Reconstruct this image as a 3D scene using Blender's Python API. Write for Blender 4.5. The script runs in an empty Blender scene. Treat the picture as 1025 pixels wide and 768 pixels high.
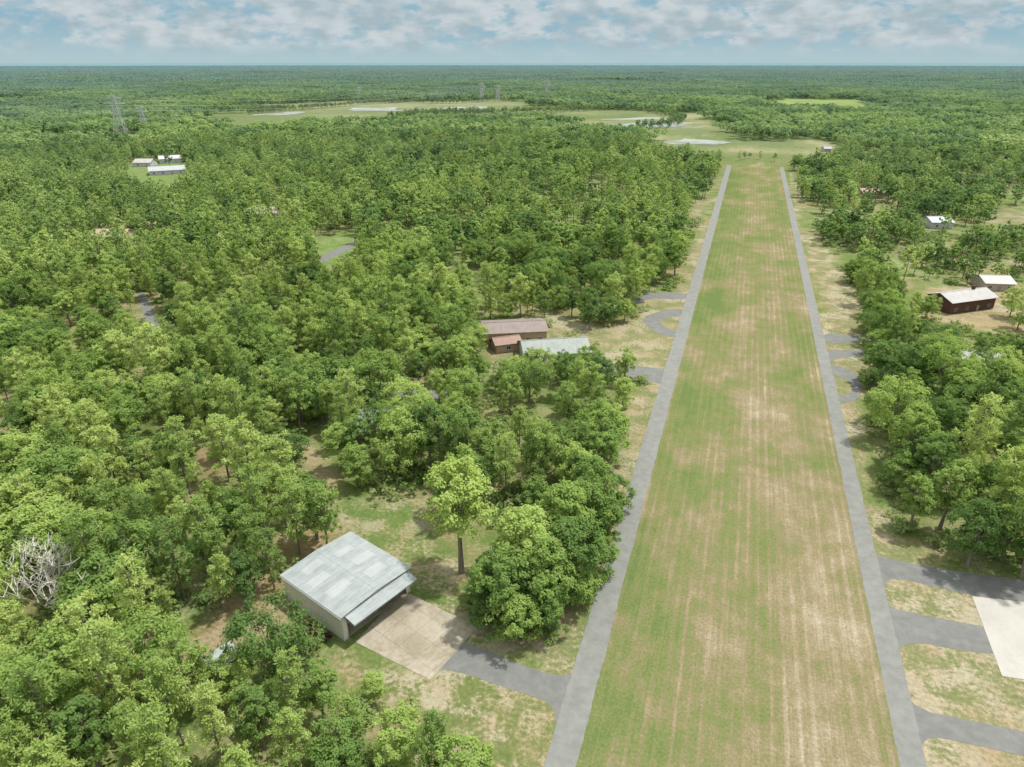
import bpy, math, random
import numpy as np
from mathutils import Vector, Matrix, noise as mn

random.seed(7)
R0 = np.random.default_rng(7)
scene = bpy.context.scene
COL = scene.collection

# ---------------------------------------------------------------- image pixels back-projected onto the ground; world frame = airstrip axis along +Y
H = 85.0
F = 683.33
PITCH = math.radians(25.24); TH = math.radians(18.08)
sp, cp = math.sin(PITCH), math.cos(PITCH)
cT, sT = math.cos(TH), math.sin(TH)

def camxy(x, y, z=0.0):
    dx = (x-512.5)/F; dy = (384-y)/F
    t = (H-z)/(sp-dy*cp)
    return dx*t, t*(cp+dy*sp)
def P(x, y, z=0.0):
    X, Y = camxy(x, y, z)
    return (X*cT-Y*sT, X*sT+Y*cT)
def tall(x, yb, yt):
    X, Y = camxy(x, yb)
    k = (384-yt)/F
    return H - Y*(sp-k*cp)/(cp+k*sp)
def proj(x, y, z):
    X = x*cT+y*sT; Y = -x*sT+y*cT
    fw = Y*cp+(H-z)*sp; up = Y*sp-(H-z)*cp
    return 512.5+F*X/fw, 384-F*up/fw
def W(poly): return np.array([P(*p) for p in poly])

def inpoly(px, py, poly):
    res = np.zeros(px.shape, bool)
    n = len(poly)
    for i in range(n):
        x1, y1 = poly[i]; x2, y2 = poly[(i+1) % n]
        if y1 == y2: continue
        c = ((y1 > py) != (y2 > py))
        xi = (x2-x1)*(py-y1)/(y2-y1)+x1
        res ^= (c & (px < xi))
    return res

def vnoise(x, y, s, seed=0):
    x = np.asarray(x, float)/s; y = np.asarray(y, float)/s
    xi = np.floor(x).astype(np.int64); yi = np.floor(y).astype(np.int64)
    fx = x-xi; fy = y-yi
    fx = fx*fx*(3-2*fx); fy = fy*fy*(3-2*fy)
    def h(a, b):
        v = (a*374761393+b*668265263+seed*974634777) & 0xffffffff
        v = ((v ^ (v >> 13))*1274126177) & 0xffffffff
        return ((v ^ (v >> 16)) & 0xffff)/65535.0
    return (h(xi, yi)*(1-fx)+h(xi+1, yi)*fx)*(1-fy)+(h(xi, yi+1)*(1-fx)+h(xi+1, yi+1)*fx)*fy
def warp(x, y):
    """ragged natural edges, growing with distance from the airstrip head"""
    r = np.hypot(x, y); w = np.clip((r-250)/900, 0, 1)
    wx = (vnoise(x, y, 90, 71)-.5)*110*w+(vnoise(x, y, 35, 72)-.5)*50*w+(vnoise(x, y, 7, 3)-.5)*4
    wy = (vnoise(x, y, 150, 73)-.5)*250*w+(vnoise(x, y, 55, 74)-.5)*120*w+(vnoise(x, y, 7, 4)-.5)*4
    return x+wx, y+wy

# ---------------------------------------------------------------- materials
def newmat(name):
    m = bpy.data.materials.new(name); m.use_nodes = True
    nt = m.node_tree; nt.nodes.clear()
    o = nt.nodes.new('ShaderNodeOutputMaterial')
    return m, nt, o
def N(nt, t, **kw):
    n = nt.nodes.new(t)
    for k, v in kw.items():
        if k.startswith('i_'):
            n.inputs[k[2:].replace('_', ' ')].default_value = v
        else: setattr(n, k, v)
    return n
def L(nt, a, b): nt.links.new(a, b)
def mixc(nt, fac, a, b, bt='MIX'):
    n = nt.nodes.new('ShaderNodeMix'); n.data_type = 'RGBA'; n.blend_type = bt
    for s, v in ((n.inputs[0], fac), (n.inputs[6], a), (n.inputs[7], b)):
        if hasattr(v, 'links'): L(nt, v, s)
        elif isinstance(v, (int, float)): s.default_value = v
        else: s.default_value = (*v, 1)
    return n.outputs[2]
def mapr(nt, v, a, b, c=0.0, d=1.0, smooth=False):
    n = nt.nodes.new('ShaderNodeMapRange')
    if smooth: n.interpolation_type = 'SMOOTHSTEP'
    L(nt, v, n.inputs[0])
    for i, q in enumerate((a, b, c, d)): n.inputs[i+1].default_value = q
    return n.outputs[0]
def mth(nt, op, a, b=None):
    n = nt.nodes.new('ShaderNodeMath'); n.operation = op
    for s, v in ((n.inputs[0], a), (n.inputs[1], b)):
        if v is None: continue
        if hasattr(v, 'links'): L(nt, v, s)
        else: s.default_value = v
    return n.outputs[0]
def noi(nt, vec, scale, detail=4, rough=.55, sc=None):
    if sc:
        m = N(nt, 'ShaderNodeMapping'); m.inputs['Scale'].default_value = sc
        L(nt, vec, m.inputs['Vector']); vec = m.outputs[0]
    n = N(nt, 'ShaderNodeTexNoise', i_Scale=scale, i_Detail=detail, i_Roughness=rough)
    L(nt, vec, n.inputs['Vector'])
    return n.outputs[0]
def bsdf(nt, o, col, rough=.9, spec=.2, metal=0, bump=None, bs=.3, bd=.05):
    b = N(nt, 'ShaderNodeBsdfPrincipled')
    b.inputs['Roughness'].default_value = rough; b.inputs['Metallic'].default_value = metal
    b.inputs['Specular IOR Level'].default_value = spec
    if hasattr(col, 'links'): L(nt, col, b.inputs['Base Color'])
    else: b.inputs['Base Color'].default_value = (*col, 1)
    if bump is not None:
        bn = N(nt, 'ShaderNodeBump', i_Strength=bs, i_Distance=bd); L(nt, bump, bn.inputs['Height']); L(nt, bn.outputs[0], b.inputs['Normal'])
    L(nt, b.outputs[0], o.inputs[0]); return b
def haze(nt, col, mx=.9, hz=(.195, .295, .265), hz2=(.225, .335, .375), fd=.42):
    """aerial haze painted into the base colour, bluer with distance from the origin"""
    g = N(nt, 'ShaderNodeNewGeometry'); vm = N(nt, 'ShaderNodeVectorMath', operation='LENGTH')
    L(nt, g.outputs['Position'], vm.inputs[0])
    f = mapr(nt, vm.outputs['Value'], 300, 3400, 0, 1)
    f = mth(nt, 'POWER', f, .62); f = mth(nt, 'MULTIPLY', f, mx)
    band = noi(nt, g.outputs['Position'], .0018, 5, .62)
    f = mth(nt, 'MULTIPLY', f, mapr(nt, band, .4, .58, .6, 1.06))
    c = mixc(nt, f, col, hz)  # distance haze mixed straight into the surface colour
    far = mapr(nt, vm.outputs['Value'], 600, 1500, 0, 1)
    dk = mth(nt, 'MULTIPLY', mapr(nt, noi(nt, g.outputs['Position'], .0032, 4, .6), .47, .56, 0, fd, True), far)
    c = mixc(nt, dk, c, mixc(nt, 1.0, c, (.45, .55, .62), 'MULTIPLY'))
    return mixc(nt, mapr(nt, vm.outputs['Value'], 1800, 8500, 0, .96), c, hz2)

def leafmat(name, ramp, transl=.42):
    m, nt, o = newmat(name)
    oi = N(nt, 'ShaderNodeObjectInfo'); at = N(nt, 'ShaderNodeAttribute', attribute_name='tint')
    tc = N(nt, 'ShaderNodeNewGeometry')
    big = noi(nt, tc.outputs['Position'], .016, 3)
    f = mth(nt, 'MULTIPLY', oi.outputs['Random'], .72)
    f = mth(nt, 'ADD', f, mth(nt, 'MULTIPLY', at.outputs['Fac'], .30))
    f = mth(nt, 'ADD', f, mapr(nt, big, .3, .7, -.22, .22))
    cr = N(nt, 'ShaderNodeValToRGB'); L(nt, f, cr.inputs[0])
    e = cr.color_ramp.elements
    e[0].position = 0.05; e[0].color = (*ramp[0], 1); e[1].position = .95; e[1].color = (*ramp[-1], 1)
    for i, c in enumerate(ramp[1:-1]):
        q = e.new(.05+.9*(i+1)/(len(ramp)-1)); q.color = (*c, 1)
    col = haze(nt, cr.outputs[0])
    d = N(nt, 'ShaderNodeBsdfDiffuse'); t = N(nt, 'ShaderNodeBsdfTranslucent'); mx = N(nt, 'ShaderNodeMixShader', i_Fac=transl)
    tcol = mixc(nt, 1.0, col, (1.2, 1.2, .8), 'MULTIPLY')
    L(nt, col, d.inputs[0]); L(nt, tcol, t.inputs[0])
    L(nt, d.outputs[0], mx.inputs[1]); L(nt, t.outputs[0], mx.inputs[2]); L(nt, mx.outputs[0], o.inputs[0])
    return m
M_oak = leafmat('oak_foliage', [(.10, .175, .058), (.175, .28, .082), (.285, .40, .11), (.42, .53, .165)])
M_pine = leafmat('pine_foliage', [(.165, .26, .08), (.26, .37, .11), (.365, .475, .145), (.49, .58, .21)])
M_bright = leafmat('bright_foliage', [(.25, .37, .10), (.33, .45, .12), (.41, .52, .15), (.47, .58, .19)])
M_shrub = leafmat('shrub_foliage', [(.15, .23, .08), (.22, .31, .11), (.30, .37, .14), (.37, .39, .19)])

m, nt, o = newmat('bark'); g = N(nt, 'ShaderNodeTexCoord')
n_ = noi(nt, g.outputs['Object'], 3, 5, sc=(1, 1, .25))
bsdf(nt, o, mixc(nt, n_, (.12, .10, .08), (.30, .26, .22)), .95, bump=n_, bs=.6); M_bark = m
m, nt, o = newmat('dead_wood'); g = N(nt, 'ShaderNodeTexCoord')
bsdf(nt, o, mixc(nt, noi(nt, g.outputs['Object'], 2), (.44, .42, .37), (.60, .57, .51)), .95); M_dead = m

# ground
m, nt, o = newmat('ground_cover'); M_ground = m
at = N(nt, 'ShaderNodeAttribute', attribute_name='Col'); ad = N(nt, 'ShaderNodeAttribute', attribute_name='dry')
g = N(nt, 'ShaderNodeNewGeometry'); pos = g.outputs['Position']
n1 = noi(nt, pos, .16, 6, .65); n2 = noi(nt, pos, 1.3, 5, .7); n3 = noi(nt, pos, .05, 4, .6)
c = mixc(nt, mapr(nt, n1, .3, .7), mixc(nt, 1.0, at.outputs['Color'], (.68, .84, .6), 'MULTIPLY'), mixc(nt, 1.0, at.outputs['Color'], (1.25, 1.12, 1.12), 'MULTIPLY'))
sandf = mth(nt, 'MULTIPLY', mapr(nt, mth(nt, 'ADD', mth(nt, 'MULTIPLY', n1, .5), mth(nt, 'ADD', mth(nt, 'MULTIPLY', n2, .28), mth(nt, 'MULTIPLY', n3, .3))), .51, .60, 0, 1, True), ad.outputs['Fac'])
c = mixc(nt, sandf, c, mixc(nt, mapr(nt, n3, .45, .6), (.38, .285, .19), (.43, .375, .28)))
c = mixc(nt, mapr(nt, n2, .3, .65, .85, 0), c, mixc(nt, 1.0, c, (.5, .58, .45), 'MULTIPLY'))
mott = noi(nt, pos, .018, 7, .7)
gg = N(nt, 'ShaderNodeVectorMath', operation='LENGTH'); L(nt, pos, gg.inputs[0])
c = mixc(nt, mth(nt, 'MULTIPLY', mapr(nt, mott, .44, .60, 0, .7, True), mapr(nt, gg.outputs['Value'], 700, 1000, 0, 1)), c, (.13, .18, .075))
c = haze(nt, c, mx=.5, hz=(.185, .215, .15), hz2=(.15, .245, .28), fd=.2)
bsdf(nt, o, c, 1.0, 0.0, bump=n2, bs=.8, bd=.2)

# airstrip turf (mowed along its length)
m, nt, o = newmat('runway_turf'); M_run = m
g = N(nt, 'ShaderNodeNewGeometry'); pos = g.outputs['Position']
st = noi(nt, pos, 1.0, 2, .5, sc=(.30, .006, 1)); st2 = noi(nt, pos, 1.0, 4, .65, sc=(3.4, .05, 1))
bg = noi(nt, pos, 1.0, 8, .68, sc=(.06, .032, 1)); fine = noi(nt, pos, 2.2, 6, .8); md = noi(nt, pos, .22, 8, .8)
wv = N(nt, 'ShaderNodeTexWave', bands_direction='X', i_Scale=.165, i_Distortion=.6, i_Detail=2)
wv.inputs['Detail Scale'].default_value = .05
L(nt, pos, wv.inputs['Vector'])
wvs = mapr(nt, wv.outputs[0], .45, 1.0, 0, 1, True)
wmod = mapr(nt, noi(nt, pos, 1.0, 4, .6, sc=(.12, .02, 1)), .40, .62, .25, 1.25)
f = mth(nt, 'ADD', mth(nt, 'MULTIPLY', st, .20), mth(nt, 'MULTIPLY', st2, .42))
f = mth(nt, 'ADD', f, mth(nt, 'MULTIPLY', bg, 1.45))
f = mth(nt, 'ADD', f, mth(nt, 'MULTIPLY', mth(nt, 'MULTIPLY', wvs, wmod), .115))
f = mth(nt, 'ADD', f, mth(nt, 'MULTIPLY', fine, .40)); f = mth(nt, 'ADD', f, mth(nt, 'MULTIPLY', md, .66))
f = mth(nt, 'MULTIPLY', f, .320)
sx = N(nt, 'ShaderNodeSeparateXYZ'); L(nt, pos, sx.inputs[0])
f = mth(nt, 'ADD', f, mapr(nt, sx.outputs[0], -8, 12, -.024, .020, True))
f = mth(nt, 'ADD', f, mapr(nt, sx.outputs[1], 60, 420, .012, -.020))
cr = N(nt, 'ShaderNodeValToRGB'); L(nt, f, cr.inputs[0]); e = cr.color_ramp.elements
e[0].position = .43; e[0].color = (.13, .175, .06, 1); e[1].position = .66; e[1].color = (.44, .38, .295, 1)
for p_, c_ in ((.480, (.172, .198, .074)), (.508, (.20, .198, .09)), (.532, (.235, .203, .112)), (.575, (.295, .24, .152))):
    q = e.new(p_); q.color = (*c_, 1)
c = mixc(nt, mapr(nt, fine, .35, .62, .65, 0), cr.outputs[0], mixc(nt, 1.0, cr.outputs[0], (.56, .62, .5), 'MULTIPLY'))
bsdf(nt, o, c, 1, 0, bump=fine, bs=.7, bd=.12)

def asphalt(name, a, b, sc=.5):
    m, nt, o = newmat(name); g = N(nt, 'ShaderNodeNewGeometry'); pos = g.outputs['Position']
    n1 = noi(nt, pos, sc, 6, .7); n2 = noi(nt, pos, 9, 3, .6); n3 = noi(nt, pos, .08, 3)
    c = mixc(nt, mapr(nt, n1, .35, .65), a, b)
    c = mixc(nt, mapr(nt, n3, .35, .65, 0, .35), c, mixc(nt, 1.0, c, (.8, .8, .8), 'MULTIPLY'))
    bsdf(nt, o, c, .9, .2, bump=n2, bs=.2, bd=.02); return m
M_road = asphalt('worn_asphalt', (.19, .197, .18), (.245, .248, .225))
M_road2 = asphalt('driveway_asphalt', (.15, .157, .147), (.205, .207, .19))
PA, PB = P(345, 642), P(411, 592); SLAB = math.atan2(PB[1]-PA[1], PB[0]-PA[0])
def concrete(name, a, b, joint=True):
    m, nt, o = newmat(name); t = N(nt, 'ShaderNodeTexCoord'); pos = t.outputs['Object']
    n1 = noi(nt, pos, .35, 6, .7); n2 = noi(nt, pos, 6, 4); n3 = noi(nt, pos, .16, 5, .65)
    c = mixc(nt, mapr(nt, n1, .35, .68), a, b)
    c = mixc(nt, mapr(nt, n3, .46, .58, 0, .75 if joint else .25), c, mixc(nt, 1., c, (.64, .61, .54), 'MULTIPLY'))
    if joint:
        mp = N(nt, 'ShaderNodeMapping'); mp.inputs['Rotation'].default_value = (0, 0, -SLAB); L(nt, pos, mp.inputs[0])
        br = N(nt, 'ShaderNodeTexBrick', offset=0.0, i_Scale=.26); br.inputs['Brick Width'].default_value = 1; br.inputs['Row Height'].default_value = 1
        br.inputs['Mortar Size'].default_value = .012; L(nt, mp.outputs[0], br.inputs['Vector'])
        c = mixc(nt, mth(nt, 'MULTIPLY', br.outputs['Fac'], .6), c, (.16, .145, .11))
    bsdf(nt, o, c, .9, .2, bump=n2, bs=.15, bd=.02); return m
M_pad = concrete('stained_concrete', (.31, .275, .21), (.44, .40, .315))
M_pad2 = concrete('pale_concrete', (.41, .40, .36), (.47, .46, .42), False)
def metal(name, a, b, ribs='X', rs=1.1, rough=.5):
    m, nt, o = newmat(name); t = N(nt, 'ShaderNodeTexCoord'); pos = t.outputs['Object']
    n1 = noi(nt, pos, .5, 5, .65)
    w = N(nt, 'ShaderNodeTexWave', bands_direction=ribs, wave_profile='SAW', i_Scale=rs); L(nt, pos, w.inputs['Vector'])
    n2 = noi(nt, pos, 1, 4, .6, sc=(.3, 3, .3) if ribs == 'Y' else (3, .3, .3))
    c = mixc(nt, mapr(nt, mth(nt, 'MULTIPLY', mth(nt, 'ADD', n1, n2), .5), .38, .62), a, b)
    c = mixc(nt, mapr(nt, w.outputs[0], .8, 1., 0, .3), c, mixc(nt, 1.0, c, (.6, .6, .6), 'MULTIPLY'))
    bsdf(nt, o, c, rough, .3, bump=w.outputs[0], bs=.5, bd=.04); return m
M_hroof = metal('galvanised_roof', (.245, .28, .275), (.355, .385, .375), 'Y', .7)
M_hwall = metal('pale_wall_panel', (.60, .58, .51), (.72, .70, .63), 'Y', 1.6)
M_sky = metal('skylight_sheet', (.325, .355, .345), (.405, .43, .415), 'Y', .7)
def flat(name, a, b=None, rough=.7, sc=1.5, spec=.3):
    b = b or tuple(v*1.35 for v in a)
    m, nt, o = newmat(name); t = N(nt, 'ShaderNodeTexCoord')
    bsdf(nt, o, mixc(nt, noi(nt, t.outputs['Object'], sc, 5, .65), a, b), rough, spec); return m
M_white = flat('white_paint', (.55, .55, .52), (.68, .68, .65))
M_glass = flat('dark_glass', (.02, .025, .03), (.05, .06, .07), .1, spec=.6)
M_red = flat('red_paint', (.20, .025, .02), (.30, .045, .035), .6)
M_black = flat('black_rubber', (.02, .02, .02), (.04, .04, .04), .8)
M_steel = flat('weathered_steel', (.22, .21, .20), (.30, .29, .28), .6)
M_galv = flat('galvanised_steel', (.38, .40, .40), (.48, .50, .50), .5)

# ---------------------------------------------------------------- mesh helpers
def mkmesh(name, V, Fq, mats, midx=None, tint=None, smooth=False):
    me = bpy.data.meshes.new(name)
    V = np.asarray(V, np.float32); Fq = np.asarray(Fq, np.int32); n = len(Fq); k = Fq.shape[1]
    me.vertices.add(len(V)); me.vertices.foreach_set('co', V.ravel())
    me.loops.add(n*k); me.loops.foreach_set('vertex_index', Fq.ravel())
    me.polygons.add(n); me.polygons.foreach_set('loop_start', np.arange(n, dtype=np.int32)*k)
    for m_ in mats: me.materials.append(m_)
    if midx is not None: me.polygons.foreach_set('material_index', np.asarray(midx, np.int32))
    if smooth: me.polygons.foreach_set('use_smooth', np.ones(n, bool))
    me.update(calc_edges=True); me.validate()
    if tint is not None:
        a = me.attributes.new('tint', 'FLOAT', 'POINT'); a.data.foreach_set('value', np.asarray(tint, np.float32))
    return me
class Geo:
    def __init__(s): s.v = []; s.f = []; s.m = []
    def quad(s, a, b, c, d, m=0):
        i = len(s.v); s.v += [tuple(a), tuple(b), tuple(c), tuple(d)]; s.f.append((i, i+1, i+2, i+3)); s.m.append(m)
    def poly(s, pts, m=0):
        i = len(s.v); s.v += [tuple(p) for p in pts]; s.f.append(tuple(range(i, i+len(pts)))); s.m.append(m)
    def box(s, x0, y0, z0, x1, y1, z1, m=0):
        i = len(s.v)
        s.v += [(x0, y0, z0), (x1, y0, z0), (x1, y1, z0), (x0, y1, z0), (x0, y0, z1), (x1, y0, z1), (x1, y1, z1), (x0, y1, z1)]
        for f in ((0, 3, 2, 1), (4, 5, 6, 7), (0, 1, 5, 4), (1, 2, 6, 5), (2, 3, 7, 6), (3, 0, 4, 7)):
            s.f.append(tuple(i+q for q in f)); s.m.append(m)
    def slab(s, q, t, m=0):
        q = [Vector(p) for p in q]; n = (q[1]-q[0]).cross(q[3]-q[0]).normalized()*t
        i = len(s.v); s.v += [tuple(p) for p in q]+[tuple(p+n) for p in q]
        for f in ((0, 3, 2, 1), (4, 5, 6, 7), (0, 1, 5, 4), (1, 2, 6, 5), (2, 3, 7, 6), (3, 0, 4, 7)):
            s.f.append(tuple(i+k for k in f)); s.m.append(m)
    def tube(s, pts, rad, n=6, m=0):
        pts = [Vector(p) for p in pts]; i0 = len(s.v)
        for k, p in enumerate(pts):
            d = (pts[min(k+1, len(pts)-1)]-pts[max(k-1, 0)]).normalized()
            u = d.cross(Vector((0, 0, 1)) if abs(d.z) < .9 else Vector((1, 0, 0))).normalized(); w = d.cross(u)
            for j in range(n):
                a = 2*math.pi*j/n; s.v.append(tuple(p+(u*math.cos(a)+w*math.sin(a))*rad[k]))
        for k in range(len(pts)-1):
            for j in range(n):
                a = i0+k*n+j; b = i0+k*n+(j+1) % n; s.f.append((a, b, b+n, a+n)); s.m.append(m)
        s.f.append(tuple(i0+j for j in range(n))[::-1]); s.m.append(m)
        e = i0+(len(pts)-1)*n; s.f.append(tuple(e+j for j in range(n))); s.m.append(m)
    def mesh(s, name, mats):
        me = bpy.data.meshes.new(name); me.from_pydata(s.v, [], s.f)
        for m_ in mats: me.materials.append(m_)
        me.polygons.foreach_set('material_index', s.m); me.update(); return me
def obj(name, me, parent=None, **props):
    ob = bpy.data.objects.new(name, me); COL.objects.link(ob)
    if parent: ob.parent = parent
    for k, v in props.items(): ob[k] = v
    return ob
def empty(name, loc, rot=0., **props):
    e = bpy.data.objects.new(name, None); COL.objects.link(e); e.location = loc; e.rotation_euler = (0, 0, rot); e.empty_display_size = .5
    for k, v in props.items(): e[k] = v
    return e

# ---------------------------------------------------------------- zones
dry = (.26, .245, .145); lawn = (.175, .215, .085); sand = (.35, .28, .185); soil = (.29, .205, .135); marsh = (.26, .255, .13); grn = (.18, .25, .085); olive = (.215, .22, .105)
# (outline in image pixels, colour, dryness, tree density: 0 = open, >0 = scattered trees)
ZONES = [
 ([(205, 700), (180, 665), (195, 625), (235, 605), (250, 650)], (.27, .21, .125), .5, .0),
 ([(120, 690), (105, 650), (150, 620), (170, 650), (150, 690)], soil, .3, .4),
 ([(235, 620), (225, 595), (240, 560), (285, 528), (320, 510), (350, 535), (290, 580), (275, 640)], (.31, .235, .145), .6, .4),
 ([(320, 500), (400, 515), (455, 560), (480, 600), (470, 632), (400, 595), (415, 570), (345, 535)], lawn, .8, .05),
 ([(345, 645), (430, 684), (470, 672), (545, 700), (556, 720), (556, 800), (500, 800), (430, 725), (345, 672)], olive, .9, 0),
 ([(450, 640), (475, 628), (520, 625), (560, 610), (590, 600), (570, 676), (540, 672), (490, 652)], dry, .8, 0),
 ([(595, 480), (635, 470), (612, 580), (590, 600), (560, 620), (575, 560)], sand, .7, .0),
 ([(300, 440), (330, 450), (335, 520), (300, 520)], sand, .5, .2),
 ([(425, 285), (470, 278), (500, 300), (490, 312), (445, 308)], lawn, .3, .2),
 ([(475, 350), (478, 322), (550, 316), (600, 326), (640, 318), (640, 300), (690, 290), (690, 330), (668, 372), (600, 364), (500, 375)], dry, .7, 0),
 ([(655, 385), (640, 445), (618, 447), (628, 400)], sand, .9, 0),
 ([(380, 391), (440, 391), (440, 401), (385, 401)], lawn, .3, 0),
 ([(310, 248), (360, 228), (362, 250), (330, 272)], grn, .2, 0),
 ([(132, 292), (148, 292), (164, 332), (150, 335)], dry, .3, 0),
 ([(195, 160), (232, 158), (228, 178), (190, 180)], grn, .1, 0),
 ([(128, 158), (190, 156), (190, 180), (140, 180)], grn, .1, .25),
 ([(190, 455), (222, 452), (224, 472), (193, 476)], soil, .4, 0),
 ([(385, 240), (420, 232), (440, 250), (400, 262)], grn, .3, .3),
 ([(340, 540), (385, 500), (420, 500), (440, 540)], lawn, .6, .12),
 ([(395, 350), (450, 335), (465, 350), (420, 365)], lawn, .3, .1),
 ([(787, 168), (800, 200), (822, 240), (853, 290), (866, 330), (870, 380), (860, 412), (868, 470), (890, 530), (940, 568), (1060, 592), (1080, 900), (900, 900), (820, 300), (790, 200)], dry, .9, 0),
 ([(905, 318), (925, 288), (1060, 276), (1060, 345), (990, 334), (945, 322)], sand, .6, .0),
 ([(985, 205), (1060, 200), (1060, 216), (1000, 217)], dry, .5, 0),
 ([(905, 246), (960, 240), (975, 252), (915, 258)], dry, .4, .15),
 ([(725, 165), (735, 168), (640, 470), (610, 480), (690, 250)], dry, .7, 0),
 ([(200, 113), (240, 106), (350, 102), (430, 103), (505, 99), (560, 113), (640, 110), (700, 114), (735, 134), (795, 141), (812, 150), (795, 161), (700, 159), (650, 146), (600, 130), (520, 119), (440, 118), (330, 121), (250, 126)], marsh, .15, 0),
 ([(745, 100), (800, 98), (868, 102), (888, 110), (830, 108), (790, 106)], (.32, .40, .12), 0, 0),
 ([(590, 190), (640, 185), (650, 194), (600, 200)], grn, .1, .3),
 ([(830, 170), (870, 168), (875, 176), (835, 178)], dry, .2, .2),
 ([(255, 395), (300, 385), (310, 398), (265, 408)], lawn, .3, .2),
 ([(60, 350), (100, 340), (110, 352), (70, 362)], dry, .3, .3),
 ([(545, 210), (580, 205), (590, 215), (550, 222)], grn, .2, .2),
 ([(920, 178), (990, 172), (1000, 182), (930, 188)], dry, .2, .2),
 ([(870, 262), (920, 256), (940, 275), (890, 285)], grn, .5, .15),
 ([(850, 215), (900, 210), (915, 222), (860, 228)], grn, .4, .2),
 ([(960, 262), (1030, 258), (1040, 270), (965, 274)], dry, .5, .15),
 ([(985, 190), (1050, 186), (1050, 196), (990, 199)], grn, .3, .2),
]
ZW = [(W(p), c, d, t) for p, c, d, t in ZONES]

def axis(lo, hi, d0, far, g):
    a = list(np.arange(lo, hi, d0)); s = d0; x = a[-1]
    up = []
    while x < far: s *= g; x += s; up.append(x)
    return a, up
a, up = axis(-260, 150, 1.5, 40000, 1.06)
x = a[0]; s = 1.5; lo = []
while x > -40000: s *= 1.06; x -= s; lo.append(x)
XS = np.array(lo[::-1]+a+up)
a, up = axis(30, 420, 1.5, 60000, 1.03)
YS = np.array([-400, -200, -100, -50, 0, 20]+a+up)
GX, GY = np.meshgrid(XS, YS); gx = GX.ravel(); gy = GY.ravel()
rr = np.hypot(gx, gy)
jx, jy = warp(gx, gy); jx = jx+(vnoise(gx, gy, 2.2, 5)-.5)*1.6; jy = jy+(vnoise(gx, gy, 2.2, 6)-.5)*1.6
floor_a = np.array((.17, .215, .08)); floor_b = np.array((.29, .245, .145)); floorfar = np.array((.14, .18, .07))
w = np.clip((vnoise(gx, gy, 14, 1)*.6+vnoise(gx, gy, 5, 2)*.4-.50)*4, 0, 1)[:, None]
colr = floor_a*(1-w)+floor_b*w
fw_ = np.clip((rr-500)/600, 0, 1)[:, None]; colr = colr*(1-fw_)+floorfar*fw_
dryv = np.where(rr < 600, .3, 0.)
for poly, c_, d_, t_ in ZW:
    k = inpoly(jx, jy, poly); colr[k] = c_; dryv[k] = d_
mk = inpoly(jx, jy, ZW[25][0]); s_ = vnoise(gx, gy, 110, 81)*.6+vnoise(gx, gy, 40, 82)*.4
colr[mk & (s_ > .60)] = (.36, .33, .22); colr[mk & (s_ < .42)] = (.16, .20, .085)
cg = colr.reshape(*GX.shape, 3)
for _ in range(2):
    q = cg.copy(); q[1:-1, 1:-1] = (cg[1:-1, 1:-1]*2+cg[:-2, 1:-1]+cg[2:, 1:-1]+cg[1:-1, :-2]+cg[1:-1, 2:])/6; cg = q
colr = cg.reshape(-1, 3)
idx = np.arange(len(gx)).reshape(GX.shape)
Fq = np.stack([idx[:-1, :-1], idx[:-1, 1:], idx[1:, 1:], idx[1:, :-1]], -1).reshape(-1, 4)
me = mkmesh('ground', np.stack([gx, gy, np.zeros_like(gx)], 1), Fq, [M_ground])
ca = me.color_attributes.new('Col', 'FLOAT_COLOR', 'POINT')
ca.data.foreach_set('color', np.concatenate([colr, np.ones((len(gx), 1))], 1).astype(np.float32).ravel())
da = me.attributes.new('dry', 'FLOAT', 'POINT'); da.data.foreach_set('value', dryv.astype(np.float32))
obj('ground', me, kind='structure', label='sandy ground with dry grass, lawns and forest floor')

# ---------------------------------------------------------------- airstrip and roads
import bmesh
def sheet_poly(name, pts, z, mat, jit=.12, label='', step=1.2, wob=0):
    pw = [tuple(p) for p in W(pts)]
    out = []
    n = len(pw)
    for i in range(n):
        a, b = Vector(pw[i]), Vector(pw[(i+1) % n])
        out += [a.lerp(b, .25), a.lerp(b, .75)] if jit > .02 else [a]
    fine = []
    for i in range(len(out)):
        a, b = out[i], out[(i+1) % len(out)]
        k = max(1, int((b-a).length/step))
        for j in range(k): fine.append(a.lerp(b, j/k))
    fin = []
    for p in fine:
        q = mn.noise_vector((p.x/60, p.y/60, 0))*wob+mn.noise_vector((p.x/22, p.y/22, 5))*wob*.3
        fin.append((p.x+random.uniform(-jit, jit)+q.x, p.y+random.uniform(-jit, jit)+q.y, 0))
    g_ = Geo(); cx = sum(p[0] for p in fin)/len(fin); cy = sum(p[1] for p in fin)/len(fin)
    g_.poly([(p[0]-cx, p[1]-cy, 0) for p in fin])
    me = g_.mesh(name, [mat]); bm = bmesh.new(); bm.from_mesh(me); bmesh.ops.triangulate(bm, faces=bm.faces[:])
    for f in bm.faces:
        if f.normal.z < 0: f.normal_flip()
    bm.to_mesh(me); bm.free()
    ob = obj(name, me, kind='structure', label=label); ob.location = (cx, cy, z); return ob
def strip(name, x0, w_, y0, y1, z, mat, label, jit=.13):
    ys = np.concatenate([np.arange(y0, 200, .8), np.arange(200, y1, 2.0), [y1]])
    V = []; Fs = []
    for y in ys:
        lx = x0-w_/2+random.uniform(-jit, jit)+(mn.noise((x0, y*.15, 0)))*.15; rx = x0+w_/2+random.uniform(-jit, jit)+(mn.noise((x0+50, y*.15, 0)))*.15
        V += [(lx, y, z), (rx, y, z)]
    for i in range(len(ys)-1): Fs.append((2*i, 2*i+1, 2*i+3, 2*i+2))
    return obj(name, mkmesh(name, V, Fs, [mat]), kind='structure', label=label)
XL = P(568, 740)[0]; XR = P(908.5, 740)[0]
YE = P(756, 166)[1]
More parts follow.
